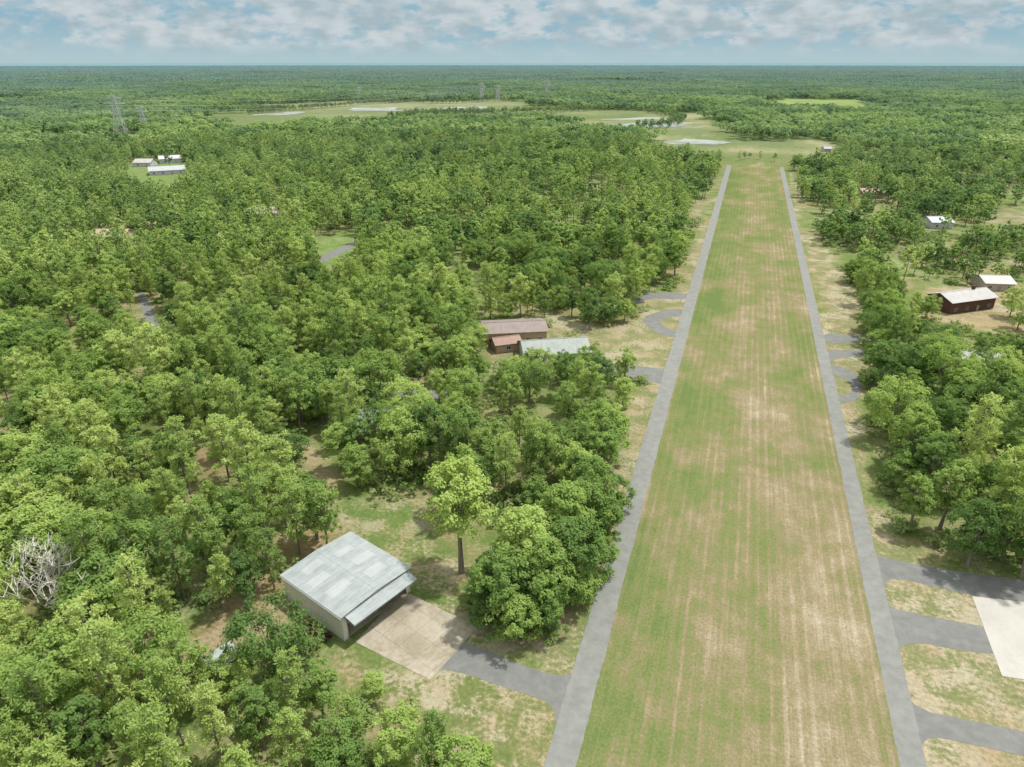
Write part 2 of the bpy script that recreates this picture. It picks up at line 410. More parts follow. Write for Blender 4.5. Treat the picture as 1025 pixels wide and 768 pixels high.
strip('runway', (XL+XR)/2, XR-XL-2, 30, YE, .012, M_run, 'long grass airstrip with brown mowing stripes', .25)
strip('taxiway', XL, 4.1, 30, YE-4, .034, M_road, 'narrow grey asphalt lane beside grass airstrip', .07)
strip('taxiway', XR, 3.4, 30, YE-4, .034, M_road, 'narrow grey asphalt lane beside grass airstrip', .07)
DR = [
 [(430, 668), (462, 642), (478, 648), (505, 659), (540, 672), (562, 677), (580, 672), (572, 712), (560, 745), (556, 735), (557, 716), (549, 704), (534, 697), (500, 687), (470, 675)],
 [(868, 552), (885, 558), (920, 566), (970, 574), (1050, 584), (1050, 606), (985, 598), (940, 589), (905, 580), (888, 580), (884, 592)],
 [(884, 598), (893, 609), (915, 614), (950, 621), (990, 628), (1005, 656), (960, 651), (920, 643), (902, 645), (900, 660)],
 [(903, 695), (922, 711), (960, 719), (1050, 738), (1050, 762), (980, 747), (940, 738), (924, 741), (920, 756)],
 [(824, 333), (850, 336), (878, 337), (878, 343), (850, 343), (826, 344)],
 [(826, 350), (850, 351), (874, 350), (874, 356), (845, 358), (828, 362)],
 [(832, 364), (850, 370), (863, 380), (860, 402), (834, 404), (835, 396), (852, 395), (853, 382), (832, 375)],
 [(615, 295), (650, 293), (690, 293), (690, 300), (650, 299), (640, 304), (618, 304)],
 [(642, 318), (662, 311), (686, 309), (685, 316), (668, 318), (660, 322), (668, 330), (682, 332), (680, 339), (660, 335), (646, 326)],
 [(600, 362), (640, 367), (672, 370), (668, 386), (640, 380), (605, 370)],
 [(362, 392), (400, 390), (452, 392), (452, 399), (400, 400), (362, 399)],
 [(318, 258), (340, 248), (356, 240), (358, 245), (342, 254), (322, 264)],
 [(135, 293), (147, 293), (162, 332), (152, 334)],
]
for d_ in DR: sheet_poly('driveway', d_, .022, M_road2, .07, 'curved grey asphalt driveway joining the lane')
sheet_poly('concrete_apron', [(356, 643), (403, 591), (478, 628), (431, 681)], .046, M_pad, .0, 'stained concrete apron in front of metal hangar')
sheet_poly('concrete_apron', [(973, 597), (1060, 607), (1090, 690), (1003, 677)], .046, M_pad2, .0, 'pale concrete pad beside asphalt driveway')
m, nt, o = newmat('pond_water'); g = N(nt, 'ShaderNodeNewGeometry')
bsdf(nt, o, mixc(nt, mapr(nt, noi(nt, g.outputs['Position'], .03, 5), .4, .6), (.19, .215, .15), (.30, .335, .31)), .5, .25); M_water = m
for q in ([(595, 127), (625, 123), (672, 122), (690, 124), (665, 127), (630, 129)], [(662, 141), (690, 139), (745, 143), (728, 146), (690, 145)], [(340, 109), (400, 107), (412, 110), (370, 112)], [(255, 114), (300, 111), (310, 114), (270, 117)], [(440, 108), (490, 106), (495, 109), (450, 111)], [(610, 119), (650, 117), (660, 119), (620, 121)], [(600, 134), (640, 136), (650, 139), (620, 139)]):
    sheet_poly('pond', q, .3, M_water, 2.0, 'shallow marsh pond among pale reeds', step=10, wob=32)

# ---------------------------------------------------------------- buildings
def frame(a, b):
    A = Vector(P(*a)); B = Vector(P(*b)); d = B-A
    return A, d.length, math.atan2(d.y, d.x)
def building(name, a, b, depth, wh, roofc, wallc, label, rise=1.6, ribs=True, wins=3, cat='house', door=True, chimney=False):
    A, w_, ang = frame(a, b)
    e = empty(name, (A.x, A.y, 0), ang, label=label, category=cat)
    rm = metal(name+'_roof_sheet', tuple(v*.82 for v in roofc), tuple(v*1.08 for v in roofc), 'X', .5) if ribs else flat(name+'_shingles', tuple(v*.8 for v in roofc), tuple(v*1.2 for v in roofc), .9, 4)
    wm = flat(name+'_wall_paint', tuple(v*.85 for v in wallc), tuple(v*1.1 for v in wallc), .85)
    g_ = Geo()
    ym = depth/2
    prof = [(0, 0), (depth, 0), (depth, wh), (ym, wh+rise), (0, wh)]
    for xx, fl in ((0, True), (w_, False)):
        pts = [(xx, p[0], p[1]) for p in prof]; g_.poly(pts[::-1] if fl else pts)
    g_.quad((0, 0, 0), (w_, 0, 0), (w_, 0, wh), (0, 0, wh)); g_.quad((w_, depth, 0), (0, depth, 0), (0, depth, wh), (w_, depth, wh))
    obj('wall', g_.mesh('wall', [wm]), e)
    g_ = Geo(); oh = .6 if w_ > 6 else .25; k = rise/ym; t = .16
    g_.slab([(-oh, -oh, wh-oh*k+.03), (w_+oh, -oh, wh-oh*k+.03), (w_+oh, ym, wh+rise+.03), (-oh, ym, wh+rise+.03)], t)
    g_.slab([(-oh, ym+.004, wh+rise+.03), (w_+oh, ym+.004, wh+rise+.03), (w_+oh, depth+oh, wh-oh*k+.03), (-oh, depth+oh, wh-oh*k+.03)], t)
    g_.box(-oh, ym-.2, wh+rise+.15, w_+oh, ym+.2, wh+rise+.25)
    ro = obj('roof', g_.mesh('roof', [rm]), e)
    if chimney:
        g_ = Geo(); g_.box(w_*.7, ym-.5, wh+rise-.4, w_*.7+1, ym+.5, wh+rise+1.3); g_.box(w_*.7-.1, ym-.6, wh+rise+1.3, w_*.7+1.1, ym+.6, wh+rise+1.45)
        obj('chimney', g_.mesh('chimney', [wm]), ro)
    for i in range(wins):
        x0 = w_*(i+.5)/(wins)-.7
        if door and i == wins//2:
            g_ = Geo(); g_.box(x0+.1, -.06, .05, x0+1.2, -.003, 2.2); obj('door', g_.mesh('door', [M_steel]), e); continue
        g_ = Geo(); g_.box(x0, -.05, 1.0, x0+1.4, -.003, 2.1); wo = obj('window', g_.mesh('window', [M_glass]), e)
        g_ = Geo()
        g_.box(x0-.1, -.09, .9, x0+1.5, -.003, .998); g_.box(x0-.1, -.09, 2.102, x0+1.5, -.003, 2.18); g_.box(x0-.1, -.09, 1.0, x0-.002, -.003, 2.1); g_.box(x0+1.402, -.09, 1.0, x0+1.5, -.003, 2.1); g_.box(x0+.67, -.09, 1.0, x0+.73, -.053, 2.1)
        obj('frame', g_.mesh('frame', [M_steel if name == 'barn_house' else M_white]), wo)
    return e
BL = [
 ('workshop', (486, 346), (547, 343), 12, 4.2, (.26, .215, .19), (.38, .28, .17), 'long workshop with brown metal roof and tan walls', 1.4, True, 5, 'building', 1),
 ('cottage', (497, 354), (521, 351), 6, 3.0, (.31, .20, .155), (.38, .28, .2), 'small outbuilding with reddish roof beside workshop', 1.2, True, 1, 'building', 1),
 ('house', (526, 366), (590, 362), 12, 3.4, (.30, .33, .30), (.45, .44, .38), 'house with grey metal roof among tall oaks', 2.4, True, 5, 'house', 0),
 ('house', (362, 442), (402, 438), 11, 3.2, (.36, .40, .41), (.4, .4, .38), 'house with pale blue metal roof hidden by trees', 2.2, True, 3, 'house', 0),
 ('barn_house', (950, 315), (994, 309), 11, 4.6, (.42, .41, .39), (.10, .05, .038), 'dark red brown barn house with pale roof', 2.0, True, 4, 'house', 1),
 ('house', (985, 291), (1014, 292), 12, 3.2, (.48, .48, .45), (.4, .35, .3), 'low house with off white roof on sandy lot', 1.6, True, 3, 'house', 1),
 ('house', (955, 374), (1008, 377), 12, 3.2, (.30, .31, .30), (.4, .38, .35), 'house with weathered grey roof under oak canopy', 2.0, True, 3, 'house', 0),
 ('house', (150, 176), (186, 174), 16, 3.5, (.42, .44, .44), (.5, .5, .5), 'wide house with pale grey roof beside green lawn', 2.5, True, 4, 'house', .8),
 ('house', (134, 167), (151, 167), 13, 3.5, (.44, .42, .38), (.5, .5, .5), 'small white house beside green lawn', 2.5, True, 2, 'house', .5),
 ('barn', (160, 164), (182, 163), 14, 4, (.52, .52, .52), (.5, .5, .5), 'white roofed barn near green lawn', 2.2, True, 2, 'barn', .7),
 ('house', (248, 220), (277, 219), 13, 3.5, (.38, .34, .29), (.4, .36, .3), 'house with grey brown roof in the woods', 2.2, False, 3, 'house', 1),
 ('house', (93, 243), (125, 243), 12, 3.5, (.42, .31, .23), (.4, .33, .27), 'house with brown shingle roof in the woods', 2.2, False, 3, 'house', 1),
 ('house', (606, 149), (624, 149), 14, 3.5, (.40, .20, .15), (.5, .45, .4), 'house with red roof near marsh meadow', 2.5, False, 2, 'house', 1),
 ('house', (932, 229), (953, 229), 12, 3.5, (.46, .5, .52), (.5, .5, .5), 'house with pale blue roof among oaks', 2, True, 2, 'house', 1),
 ('house', (864, 199), (884, 199), 14, 3.5, (.38, .28, .22), (.4, .3, .25), 'house with brown roof among oaks', 2.3, False, 2, 'house', 1),
 ('shed', (643, 238), (658, 238), 8, 3, (.48, .48, .46), (.5, .5, .5), 'small white shed among trees', 1.2, True, 1, 'shed', 1),
 ('house', (825, 152), (832, 152), 8, 3.0, (.36, .36, .36), (.42, .42, .42), 'small grey roofed house past end of airstrip', 1.8, True, 2, 'house', .6),
 ('garden_shed', (218, 682), (243, 666), 3.4, 2.2, (.38, .42, .43), (.30, .34, .36), 'small blue grey metal garden shed near hangar', .3, True, 1, 'shed', .3),
]
VIS = []; FOOT = []
def rect(A, ang, u0, v0, u1, v1):
    c_, s_ = math.cos(ang), math.sin(ang)
    return np.array([(A.x+u*c_-v*s_, A.y+u*s_+v*c_) for u, v in ((u0, v0), (u1, v0), (u1, v1), (u0, v1))])
for (nm, a_, b_, dp, wh, rc, wc, lb, rise, ribs, wins, cat, opn) in BL:
    building(nm, a_, b_, dp, wh, rc, wc, lb, rise, ribs, wins, cat, door=wins > 1, chimney=(nm == 'barn_house'))
    A, w_, ang = frame(a_, b_)
    q_ = 3 if opn > 0 else 1.8
    FOOT.append(rect(A, ang, -q_, -q_, w_+q_, dp+q_))
    if opn > 0:
        m_ = w_*(1-opn)*.7; VIS.append(rect(A, ang, m_, -1, w_-m_*.3, dp+1))

# hangar
A, w_, ang = frame((345, 642), (411, 592)); dp = 15.6; wh = 5.2; rise = .5
hg = empty('hangar', (A.x, A.y, 0), ang, label='pale metal aircraft hangar with raised door and skylights', category='hangar')
HR = rect(A, ang, -2.5, -13, w_+2, dp+1); VIS.append(HR); FOOT.append(rect(A, ang, -3.5, -14, w_+4, dp+3.5))
xm = w_/2; g_ = Geo(); th = .15
g_.box(0, 0, 0, th, dp, wh); g_.box(w_-th, 0, 0, w_, dp, wh)
def gable(y0, y1, zb):
    for y, fl in ((y0, 0), (y1, 1)):
        pts = [(th+.002, y, zb), (w_-th-.002, y, zb), (w_-th-.002, y, wh), (xm, y, wh+rise), (th+.002, y, wh)]
        g_.poly(pts if not fl else pts[::-1])
gable(dp-th, dp, 0)
gable(0, th, 4.7)
g_.quad((th, 0, 4.7), (th, th, 4.7), (w_-th, th, 4.7), (w_-th, 0, 4.7))
g_.box(th+.003, 0, 0, .9, th, 4.698); g_.box(w_-.9, 0, 0, w_-th-.003, th, 4.698)
obj('wall', g_.mesh('wall', [M_hwall]), hg)
g_ = Geo(); oh = .35; k = rise/xm
g_.slab([(-oh, -oh, wh-oh*k+.03), (xm, -oh, wh+rise+.03), (xm, dp+oh, wh+rise+.03), (-oh, dp+oh, wh-oh*k+.03)], .14)
g_.slab([(xm+.004, -oh, wh+rise+.03), (w_+oh, -oh, wh-oh*k+.03), (w_+oh, dp+oh, wh-oh*k+.03), (xm+.004, dp+oh, wh+rise+.03)], .14)
g_.box(xm-.22, -oh-.02, wh+rise+.14, xm+.22, dp+oh+.02, wh+rise+.19)
rf = obj('roof', g_.mesh('roof', [M_hroof]), hg)
zf = lambda X: wh+.172+rise*(1-abs(X-xm)/xm)
for xa, xb, y0, y1 in ((1.6, xm-1.6, 4.2, 6.4), (1.2, xm-2.6, 8.6, 10.6), (2.4, xm-1.2, 12.2, 13.9), (xm+1.2, w_-2.2, 2.8, 4.9), (xm+2.0, w_-1.3, 7.0, 9.0), (xm+1.2, w_-2.6, 11.2, 12.9)):
    g_ = Geo(); g_.slab([(xa, y0, zf(xa)), (xb, y0, zf(xb)), (xb, y1, zf(xb)), (xa, y1, zf(xa))], .012)
    obj('skylight', g_.mesh('skylight', [M_sky]), rf)
for x0 in (-oh-.12, w_+oh+.002):
    g_ = Geo(); g_.box(x0, -oh, wh-.22, x0+.12, dp+oh, wh-.04); obj('gutter', g_.mesh('gutter', [M_white]), rf)
g_ = Geo(); g_.slab([(.5, -2.5, 4.45), (w_-.5, -2.5, 4.45), (w_-.5, -.06, 4.95), (.5, -.06, 4.95)], .12)
g_.slab([(.55, -2.5, 4.30), (w_-.55, -2.5, 4.30), (w_-.55, -.3, 3.95), (.55, -.3, 3.95)], .12)
for i in range(7):
    x0 = .6+(w_-1.3)*i/6; g_.box(x0, -2.45, 4.1, x0+.1, -.4, 4.2)
obj('door', g_.mesh('door', [M_hroof]), hg, label='raised two panel hangar door')
g_ = Geo(); g_.box(th+.01, th+.01, .03, w_-th-.01, dp-th-.01, .07); obj('floor', g_.mesh('floor', [M_pad]), hg)
g_ = Geo()
for i in range(4):
    y = 1+i*4.2; g_.box(.2, y, wh-.3, w_-.2, y+.2, wh-.1)
obj('truss', g_.mesh('truss', [M_steel]), hg)
g_ = Geo(); g_.box(-.05, 8.5, .05, -.003, 9.5, 2.15); obj('side_door', g_.mesh('side_door', [M_white]), hg)

# lawn tractors
def wheel(par, x, y, r, wd):
    g_ = Geo(); g_.tube([(x-wd/2, y, r), (x-wd*.35, y, r), (x+wd*.35, y, r), (x+wd/2, y, r)], [r*.82, r, r, r*.82], 16)
    ty = obj('wheel', g_.mesh('wheel', [M_black]), par)
    g_ = Geo(); s = 1 if x > 0 else -1; xo = x+s*(wd/2+.004)
    g_.tube([(xo, y, r), (xo+s*.03, y, r)], [r*.5, r*.42], 12); obj('rim', g_.mesh('rim', [M_white]), ty)
def tractor(u_, v_, ang2, lab, sc=1.):
    c_, s_ = math.cos(ang), math.sin(ang); x, y = A.x+u_*c_-v_*s_, A.y+u_*s_+v_*c_
    e = empty('lawn_tractor', (x, y, .01), ang+ang2, label=lab, category='tractor', group='tractors beside the hangar wall'); e.scale = (sc,)*3
    g_ = Geo(); g_.box(-.32, .1, .45, .32, 1.25, .95); g_.slab([(-.28, .15, .95), (.28, .15, .95), (.24, 1.2, .92), (-.24, 1.2, .92)], .13); g_.box(-.55, -1.1, .56, -.28, -.35, .74); g_.box(.28, -1.1, .56, .55, -.35, .74)
    me = g_.mesh('body', [M_red]); bm = bmesh.new(); bm.from_mesh(me); bmesh.ops.bevel(bm, geom=bm.edges[:], offset=.03, segments=2, affect='EDGES'); bm.to_mesh(me); bm.free()
    obj('body', me, e)
    g_ = Geo(); g_.box(-.4, -1.0, .42, .4, .098, .555); obj('chassis', g_.mesh('chassis', [M_black]), e)
    g_ = Geo(); g_.box(-.25, -.85, .76, .25, -.35, .88); g_.slab([(-.25, -.95, .86), (.25, -.95, .86), (.25, -.84, 1.3), (-.25, -.84, 1.3)], .08); obj('seat', g_.mesh('seat', [M_black]), e)
    g_ = Geo(); g_.tube([(0, .1, .95), (0, -.12, 1.25)], [.03, .03])
    for i in range(12):
        a0, a1 = 2*math.pi*i/12, 2*math.pi*(i+1)/12
        g_.tube([(.2*math.cos(a0), -.12+.15*math.sin(a0), 1.25+.12*math.sin(a0)), (.2*math.cos(a1), -.12+.15*math.sin(a1), 1.25+.12*math.sin(a1))], [.02, .02], 5)
    obj('steering_wheel', g_.mesh('steering_wheel', [M_black]), e)
    g_ = Geo(); g_.box(-.62, -.25, .18, .62, .5, .4); obj('mower_deck', g_.mesh('mower_deck', [M_steel]), e)
    for x_, y_, r_, w2 in ((-.52, -.7, .42, .3), (.52, -.7, .42, .3), (-.42, .95, .28, .2), (.42, .95, .28, .2)): wheel(e, x_, y_, r_, w2)
tractor(-1.6, 3.4, .15, 'red ride on lawn tractor beside hangar wall', 1.2)
tractor(-1.9, 6.4, -.3, 'red compact tractor parked by hangar wall', 1.3)

# pylons
def pylon(px_, yb, yt, ang):
    h_ = tall(px_, yb, yt); x, y = P(px_, yb)
    e = empty('transmission_tower', (x, y, 0), ang, label='tall steel lattice power transmission tower', category='tower', group='power line towers across the forest')
    r = math.hypot(x, y); th = .26 if r < 1200 else r*.00019; hb = h_*.14; g_ = Geo()
    def wd(z): return hb*(1-z/h_)**1.15+h_*.016
    zs = [h_*q for q in (0, .16, .31, .44, .55, .66, .79, .92, 1.0)]
    for i in range(len(zs)-1):
        a_, b_ = zs[i], zs[i+1]; wa, wb = wd(a_), wd(b_)
        cs = [(-1, -1), (1, -1), (1, 1), (-1, 1)]
        for j in range(4):
            p, q = cs[j], cs[(j+1) % 4]
            g_.tube([(p[0]*wa, p[1]*wa, a_), (p[0]*wb, p[1]*wb, b_)], [th, th], 4)
            g_.tube([(p[0]*wa, p[1]*wa, a_), (q[0]*wb, q[1]*wb, b_)], [th*.45]*2, 4)
            g_.tube([(q[0]*wa, q[1]*wa, a_), (p[0]*wb, p[1]*wb, b_)], [th*.45]*2, 4)
            g_.tube([(p[0]*wb, p[1]*wb, b_), (q[0]*wb, q[1]*wb, b_)], [th*.45]*2, 4)
    obj('mast', g_.mesh('mast', [M_galv]), e)
    for z, l in ((.66, .20), (.79, .25), (.92, .18)):
        g_ = Geo()
        for s in (-1, 1):
            tip = (s*l*h_, 0, z*h_)
            for q in (-1, 1):
                g_.tube([(0, q*wd(z*h_), z*h_), tip], [th*.8]*2, 4)
            g_.tube([(0, 0, z*h_+h_*.045), tip], [th*.8]*2, 4)
            g_.tube([tip, (tip[0], 0, tip[2]-h_*.045)], [th*.5]*2, 4)
        obj('crossarm', g_.mesh('crossarm', [M_galv]), e)
    return x, y, h_
PY = [pylon(122, 136, 95, .5), pylon(146, 133, 106, .5), pylon(360, 101, 87, .5), pylon(482, 102, 83, .5), pylon(498, 102, 85, .5), pylon(547, 98, 81, .5)]
g_ = Geo()
def wire(p, q, sag):
    pts = []
    for i in range(25):
        t = i/24; pts.append((p[0]+(q[0]-p[0])*t, p[1]+(q[1]-p[1])*t, p[2]+(q[2]-p[2])*t-sag*4*t*(1-t)))
    g_.tube(pts, [.07]*25, 4)
offs = P(-160, 136)
for (z, l) in ((.66, .20), (.79, .25), (.92, .18)):
    for s in (-1, 1):
        x, y, h_ = PY[0]; dx_, dy_ = s*l*h_*math.cos(.5), s*l*h_*math.sin(.5)
        wire((x+dx_, y+dy_, z*h_-2), (offs[0]+dx_, offs[1]+dy_, z*h_-2), 9)
        x2, y2, h2 = PY[3]
        wire((x+dx_, y+dy_, z*h_-2), (x2+dx_, y2+dy_, z*h2-2), 12)
obj('power_cables', g_.mesh('power_cables', [M_galv]), label='long sagging power cables strung between lattice towers', category='power line')

# ---------------------------------------------------------------- trees
def unit(v): return v/np.maximum(np.linalg.norm(v, axis=-1, keepdims=True), 1e-6)
UP = np.array((.10, .02, .5))
def diamonds(C, Nn, s, asp, rng, T=None):
    n = len(C); r = rng.normal(size=(n, 3))
    if T is None: T = unit(np.cross(Nn, r))
    B = unit(np.cross(Nn, T)); s = s[:, None]
    return np.stack([C+T*s, C+B*s*asp, C-T*s, C-B*s*asp], 1).reshape(-1, 3)
def quads(n): return np.arange(n*4).reshape(-1, 4)

def oak(seed, nclump=75, nl=62, ls=.30, low=False, spread=1.0, hgt=14., tallc=1.0, skirt=.16, Rs=4.7, base_z=.56):
    rng = np.random.default_rng(seed); Rr = Rs*spread*rng.uniform(.9, 1.12); zc = hgt*base_z
    K = rng.integers(9, 14); cs = []
    for i in range(K):
        a = 2.4*i+rng.uniform(-.4, .4); q = math.sqrt((i+.4)/K)*.64*Rr
        dome = 1-(q/(.75*Rr))**2
        cs.append((q*math.cos(a), q*math.sin(a), zc+(-.14+.34*dome*rng.uniform(.75, 1.1))*hgt*tallc+rng.uniform(-.05, .05)*hgt, Rr*rng.uniform(.28, .46)))
        if i % 2 == 0: cs.append((q*1.0*math.cos(a+.5), q*1.0*math.sin(a+.5), zc-skirt*hgt*rng.uniform(.8, 1.2), Rr*rng.uniform(.26, .38)))
    cs = np.array(cs); K = len(cs)
    C = []; clr = []
    while len(C) < nclump:
        i = rng.integers(K); d = unit(rng.normal(size=3))
        if d[2] < -.45: continue
        p = cs[i, :3]+d*cs[i, 3]*rng.uniform(.8, 1.2)
        dd = np.linalg.norm(cs[:, :3]-p, axis=1)/cs[:, 3]
        if (np.delete(dd, i) < .72).any(): continue
        C.append(p); clr.append(Rr*rng.uniform(.09, .20))
    C = np.array(C); clr = np.array(clr)
    ctr = np.array((0, 0, zc-.1*hgt))
    k = np.repeat(np.arange(nclump), nl); d = unit(rng.normal(size=(len(k), 3))); d[:, 2] = np.where(d[:, 2] < -.3, -d[:, 2], d[:, 2])
    rad = clr[k]*rng.uniform(.4, 1.3, len(k))
    pos = C[k]+d*rad[:, None]
    nr = unit(d*.6+unit(pos-ctr)*.5+UP+rng.normal(size=pos.shape)*.35)
    V = diamonds(pos, nr, ls*rng.uniform(.55, 1.4, len(k)), .68, rng)
    ct = rng.uniform(0, 1, nclump)
    tint = np.clip(ct[k]*.6+rng.uniform(0, .5, len(k)), 0, 1)
    g_ = Geo()
    zt = zc-.17*hgt; lean = rng.uniform(-.5, .5, 2)
    tr = .021*hgt
    base = [(0, 0, -.3), (lean[0]*.2, lean[1]*.2, zt*.4), (lean[0]*.6, lean[1]*.6, zt*.8), (lean[0], lean[1], zt+.12*hgt)]
    g_.tube(base, [tr*1.25, tr*.85, tr*.7, tr*.35], 7)
    for i in range(min(K, 10) if not low else 3):
        st = Vector(base[2]).lerp(Vector(base[1]), rng.uniform(0, .5)); en = Vector(cs[i, :3])
        mid = st.lerp(en, .5)+Vector((rng.uniform(-.4, .4), rng.uniform(-.4, .4), rng.uniform(-.3, .5)))
        g_.tube([st, mid, en], [tr*.45, tr*.3, tr*.1], 5)
        if not low:
            for _ in range(3):
                q = C[rng.integers(nclump)]
                if np.linalg.norm(q-np.array(en)) < cs[i, 3]*1.5: g_.tube([en, q], [tr*.14, tr*.05], 4)
    return V, np.repeat(tint, 4), g_
def pine(seed, nl=52, low=False, hgt=15., needle=.27):
    """soft rounded pine: clusters of needles on upswept branches round a pole trunk"""
    rng = np.random.default_rng(seed); z0 = hgt*rng.uniform(.20, .36); Rm = rng.uniform(2.4, 3.3)
    g_ = Geo(); tr = .012*hgt; bx, by = rng.uniform(-.7, .7, 2)
    def ax(z): t = z/hgt; return np.array((bx*math.sin(t*2.2), by*math.sin(t*2.6), z))
    g_.tube([ax(-.3)]+[ax(hgt*q) for q in (.2, .4, .6, .8, .95)], [tr*1.3, tr, tr*.85, tr*.65, tr*.4, tr*.12], 7)
    C = []; cr_ = []; nb = 44 if not low else 20
    for j in range(nb):
        t = (j+.5)/nb; z = z0+(hgt-z0)*t*.96
        env = Rm*math.sqrt(max(.03, 1-((t-.30)/.74)**2))
        a_ = j*2.4+rng.uniform(-.5, .5); L_ = env*rng.uniform(.45, 1.2)
        s = ax(z); e_ = s+np.array((math.cos(a_)*L_, math.sin(a_)*L_, L_*rng.uniform(.1, .5)))
        if not low: g_.tube([s, (s+e_)/2+np.array((0, 0, -.08*L_)), e_], [tr*.3, tr*.2, tr*.08], 4)
        for q in ((.6, 1.0) if (L_ > 1.5 and not low) else (.9,)):
            C.append(s+(e_-s)*q+rng.normal(size=3)*np.array((.4, .4, .3))); cr_.append(rng.uniform(.45, .95)*(1.35 if low else 1))
    C.append(ax(hgt)); cr_.append(.6)
    C = np.array(C); cr_ = np.array(cr_); n = len(C); k = np.repeat(np.arange(n), nl)
    d = unit(rng.normal(size=(len(k), 3))+np.array((0, 0, .3)))
    pos = C[k]+d*(cr_[k]*rng.uniform(.25, 1.15, len(k)))[:, None]*np.array((1, 1, .85))
    out = unit(pos-np.array((0, 0, hgt*.5)))
    T = unit(d*.8+rng.normal(size=d.shape)*.5)
    nr = unit(np.cross(T, np.cross(out*.9+UP*1.2+rng.normal(size=d.shape)*.3, T)))
    V = diamonds(pos, nr, needle*rng.uniform(.6, 1.3, len(k)), .38 if not low else .5, rng, T)
    ct = rng.uniform(0, 1, n); tint = np.clip(ct[k]*.6+rng.uniform(0, .5, len(k)), 0, 1)
    return V, np.repeat(tint, 4), g_

def crown_mesh(nm, V, t, mat): return mkmesh(nm, V, quads(len(V)//4), [mat], tint=t)
def joined(nm, V, t, g_, mat):
    gv = np.array(g_.v); gf = [f for f in g_.f if len(f) == 4]
    n = len(V); F2 = np.concatenate([quads(n//4), np.array(gf)+n])
    return mkmesh(nm, np.concatenate([V, gv]), F2, [mat, M_bark], midx=[0]*(n//4)+[1]*len(gf), tint=np.concatenate([t, np.zeros(len(gv))]))

OAK = []; PINE = []; SRC = bpy.data.collections.new('forest_source'); src_names = []
def addsrc(me):
    ob = bpy.data.objects.new('src_%03d' % len(src_names), me); SRC.objects.link(ob); src_names.append(ob.name)
for i in range(9):
    V, t, g_ = oak(100+i, nclump=120, nl=60, ls=.195, spread=(1, 1.2, .82)[i % 3], hgt=(14, 13, 15)[i % 3], tallc=(1, .9, 1.15)[i % 3], skirt=(.20, .28, .18)[i % 3])
    OAK.append((crown_mesh('crown', V, t, M_oak), g_.mesh('trunk', [M_bark])))
    if i < 6: addsrc(joined('wood_tree', V, t, g_, M_oak))       # 0-5
for i in range(8):
    V, t, g_ = pine(200+i, hgt=(15.5, 14, 17.5, 15)[i % 4])
    PINE.append((crown_mesh('crown', V, t, M_pine), g_.mesh('trunk', [M_bark])))
    if i < 6: addsrc(joined('wood_tree', V, t, g_, M_pine))      # 6-11
for i in range(5):
    V, t, g_ = oak(300+i, nclump=46, nl=17, ls=.48, low=True, spread=(1, 1.15, .85, 1, .9)[i]); addsrc(joined('wood_tree', V, t, g_, M_oak))   # 12-16
for i in range(4):
    V, t, g_ = pine(400+i, nl=24, low=True, needle=.52, hgt=15.5); addsrc(joined('wood_tree', V, t, g_, M_pine))  # 17-20
def patch(seed, size, nt_, nl, ls, mat, hh):
    rng = np.random.default_rng(seed); Vs = []; ts = []
    for _ in range(nt_):
        x, y = rng.uniform(-size/2, size/2, 2); h_ = hh*rng.uniform(.6, 1.25); r_ = rng.uniform(2.6, 5.2)
        d = unit(rng.normal(size=(nl, 3))); d[:, 2] = np.abs(d[:, 2])
        pos = np.array((x, y, h_-4.5))+d*np.array((r_, r_, 4.5))*rng.uniform(.75, 1.05, (nl, 1))
        nr = unit(d*.8+UP*1.2+rng.normal(size=d.shape)*.3)
        Vs.append(diamonds(pos, nr, ls*rng.uniform(.7, 1.3, nl), .75, rng)); ts.append(np.repeat(np.clip(rng.uniform(0, 1)*1.2-.2+rng.uniform(-.2, .2, nl), -.6, 1.6), 4))
    V = np.concatenate(Vs); return mkmesh('wood_patch', V, quads(len(V)//4), [mat], tint=np.concatenate(ts))
for i in range(4): addsrc(patch(500+i, 34, 24, 34, 1.25, M_oak if i % 4 else M_pine, 12))       # 21-24
for i in range(4): addsrc(patch(600+i, 110, 190, 12, 2.7, M_oak, 13))     # 25-28
def shrub(seed):
    rng = np.random.default_rng(seed); n = 150
    c = rng.normal(size=(6, 3))*np.array((.7, .7, .2))+np.array((0, 0, .55)); k = rng.integers(0, 6, n)
    d = unit(rng.normal(size=(n, 3))); d[:, 2] = np.abs(d[:, 2]); pos = c[k]+d*.55*rng.uniform(.5, 1.1, (n, 1))
    V = diamonds(pos, unit(d+UP+rng.normal(size=d.shape)*.4), .18*rng.uniform(.6, 1.5, n), .6, rng)
    return mkmesh('shrub_clump', V, quads(n), [M_shrub], tint=np.repeat(rng.uniform(0, 1, n), 4))
for i in range(3): addsrc(shrub(700+i))  # 29-31

# ---- scatter
roads = [W(d_) for d_ in DR]+[W([(356, 643), (403, 591), (476, 628), (429, 681)]), W([(973, 597), (1060, 607), (1090, 690), (1003, 677)])]
def corridor(x, y, m=3.0): return (x > XL-5.5-m) & (x < XR+5+m) & (y < YE+25)
def blocked(x, y, hgt, crown):
    b = corridor(x, y); jx, jy = warp(x, y)
    for p in FOOT+roads: b |= inpoly(x, y, p)
    for p, c_, d_, t_ in ZW:
        q = inpoly(jx, jy, p)
        b |= q if t_ == 0 else (q & (R0.random(len(x)) > t_))
    for fr in (.45, .8):
        k = H/(H-fr*hgt); xx, yy = warp(x*k, y*k)
        for p, c_, d_, t_ in ZW:
            if t_ == 0: b |= inpoly(xx, yy, p)
    rr_ = np.hypot(x, y); ux, uy = y/rr_, -x/rr_
    for fr in (.5, .9):
        for s in (-.75, 0, .75):
            k = (H-1.5)/(H-fr*hgt); xx = x*k+ux*s*crown; yy = y*k+uy*s*crown
            for p in VIS: b |= inpoly(xx, yy, p)
    return b
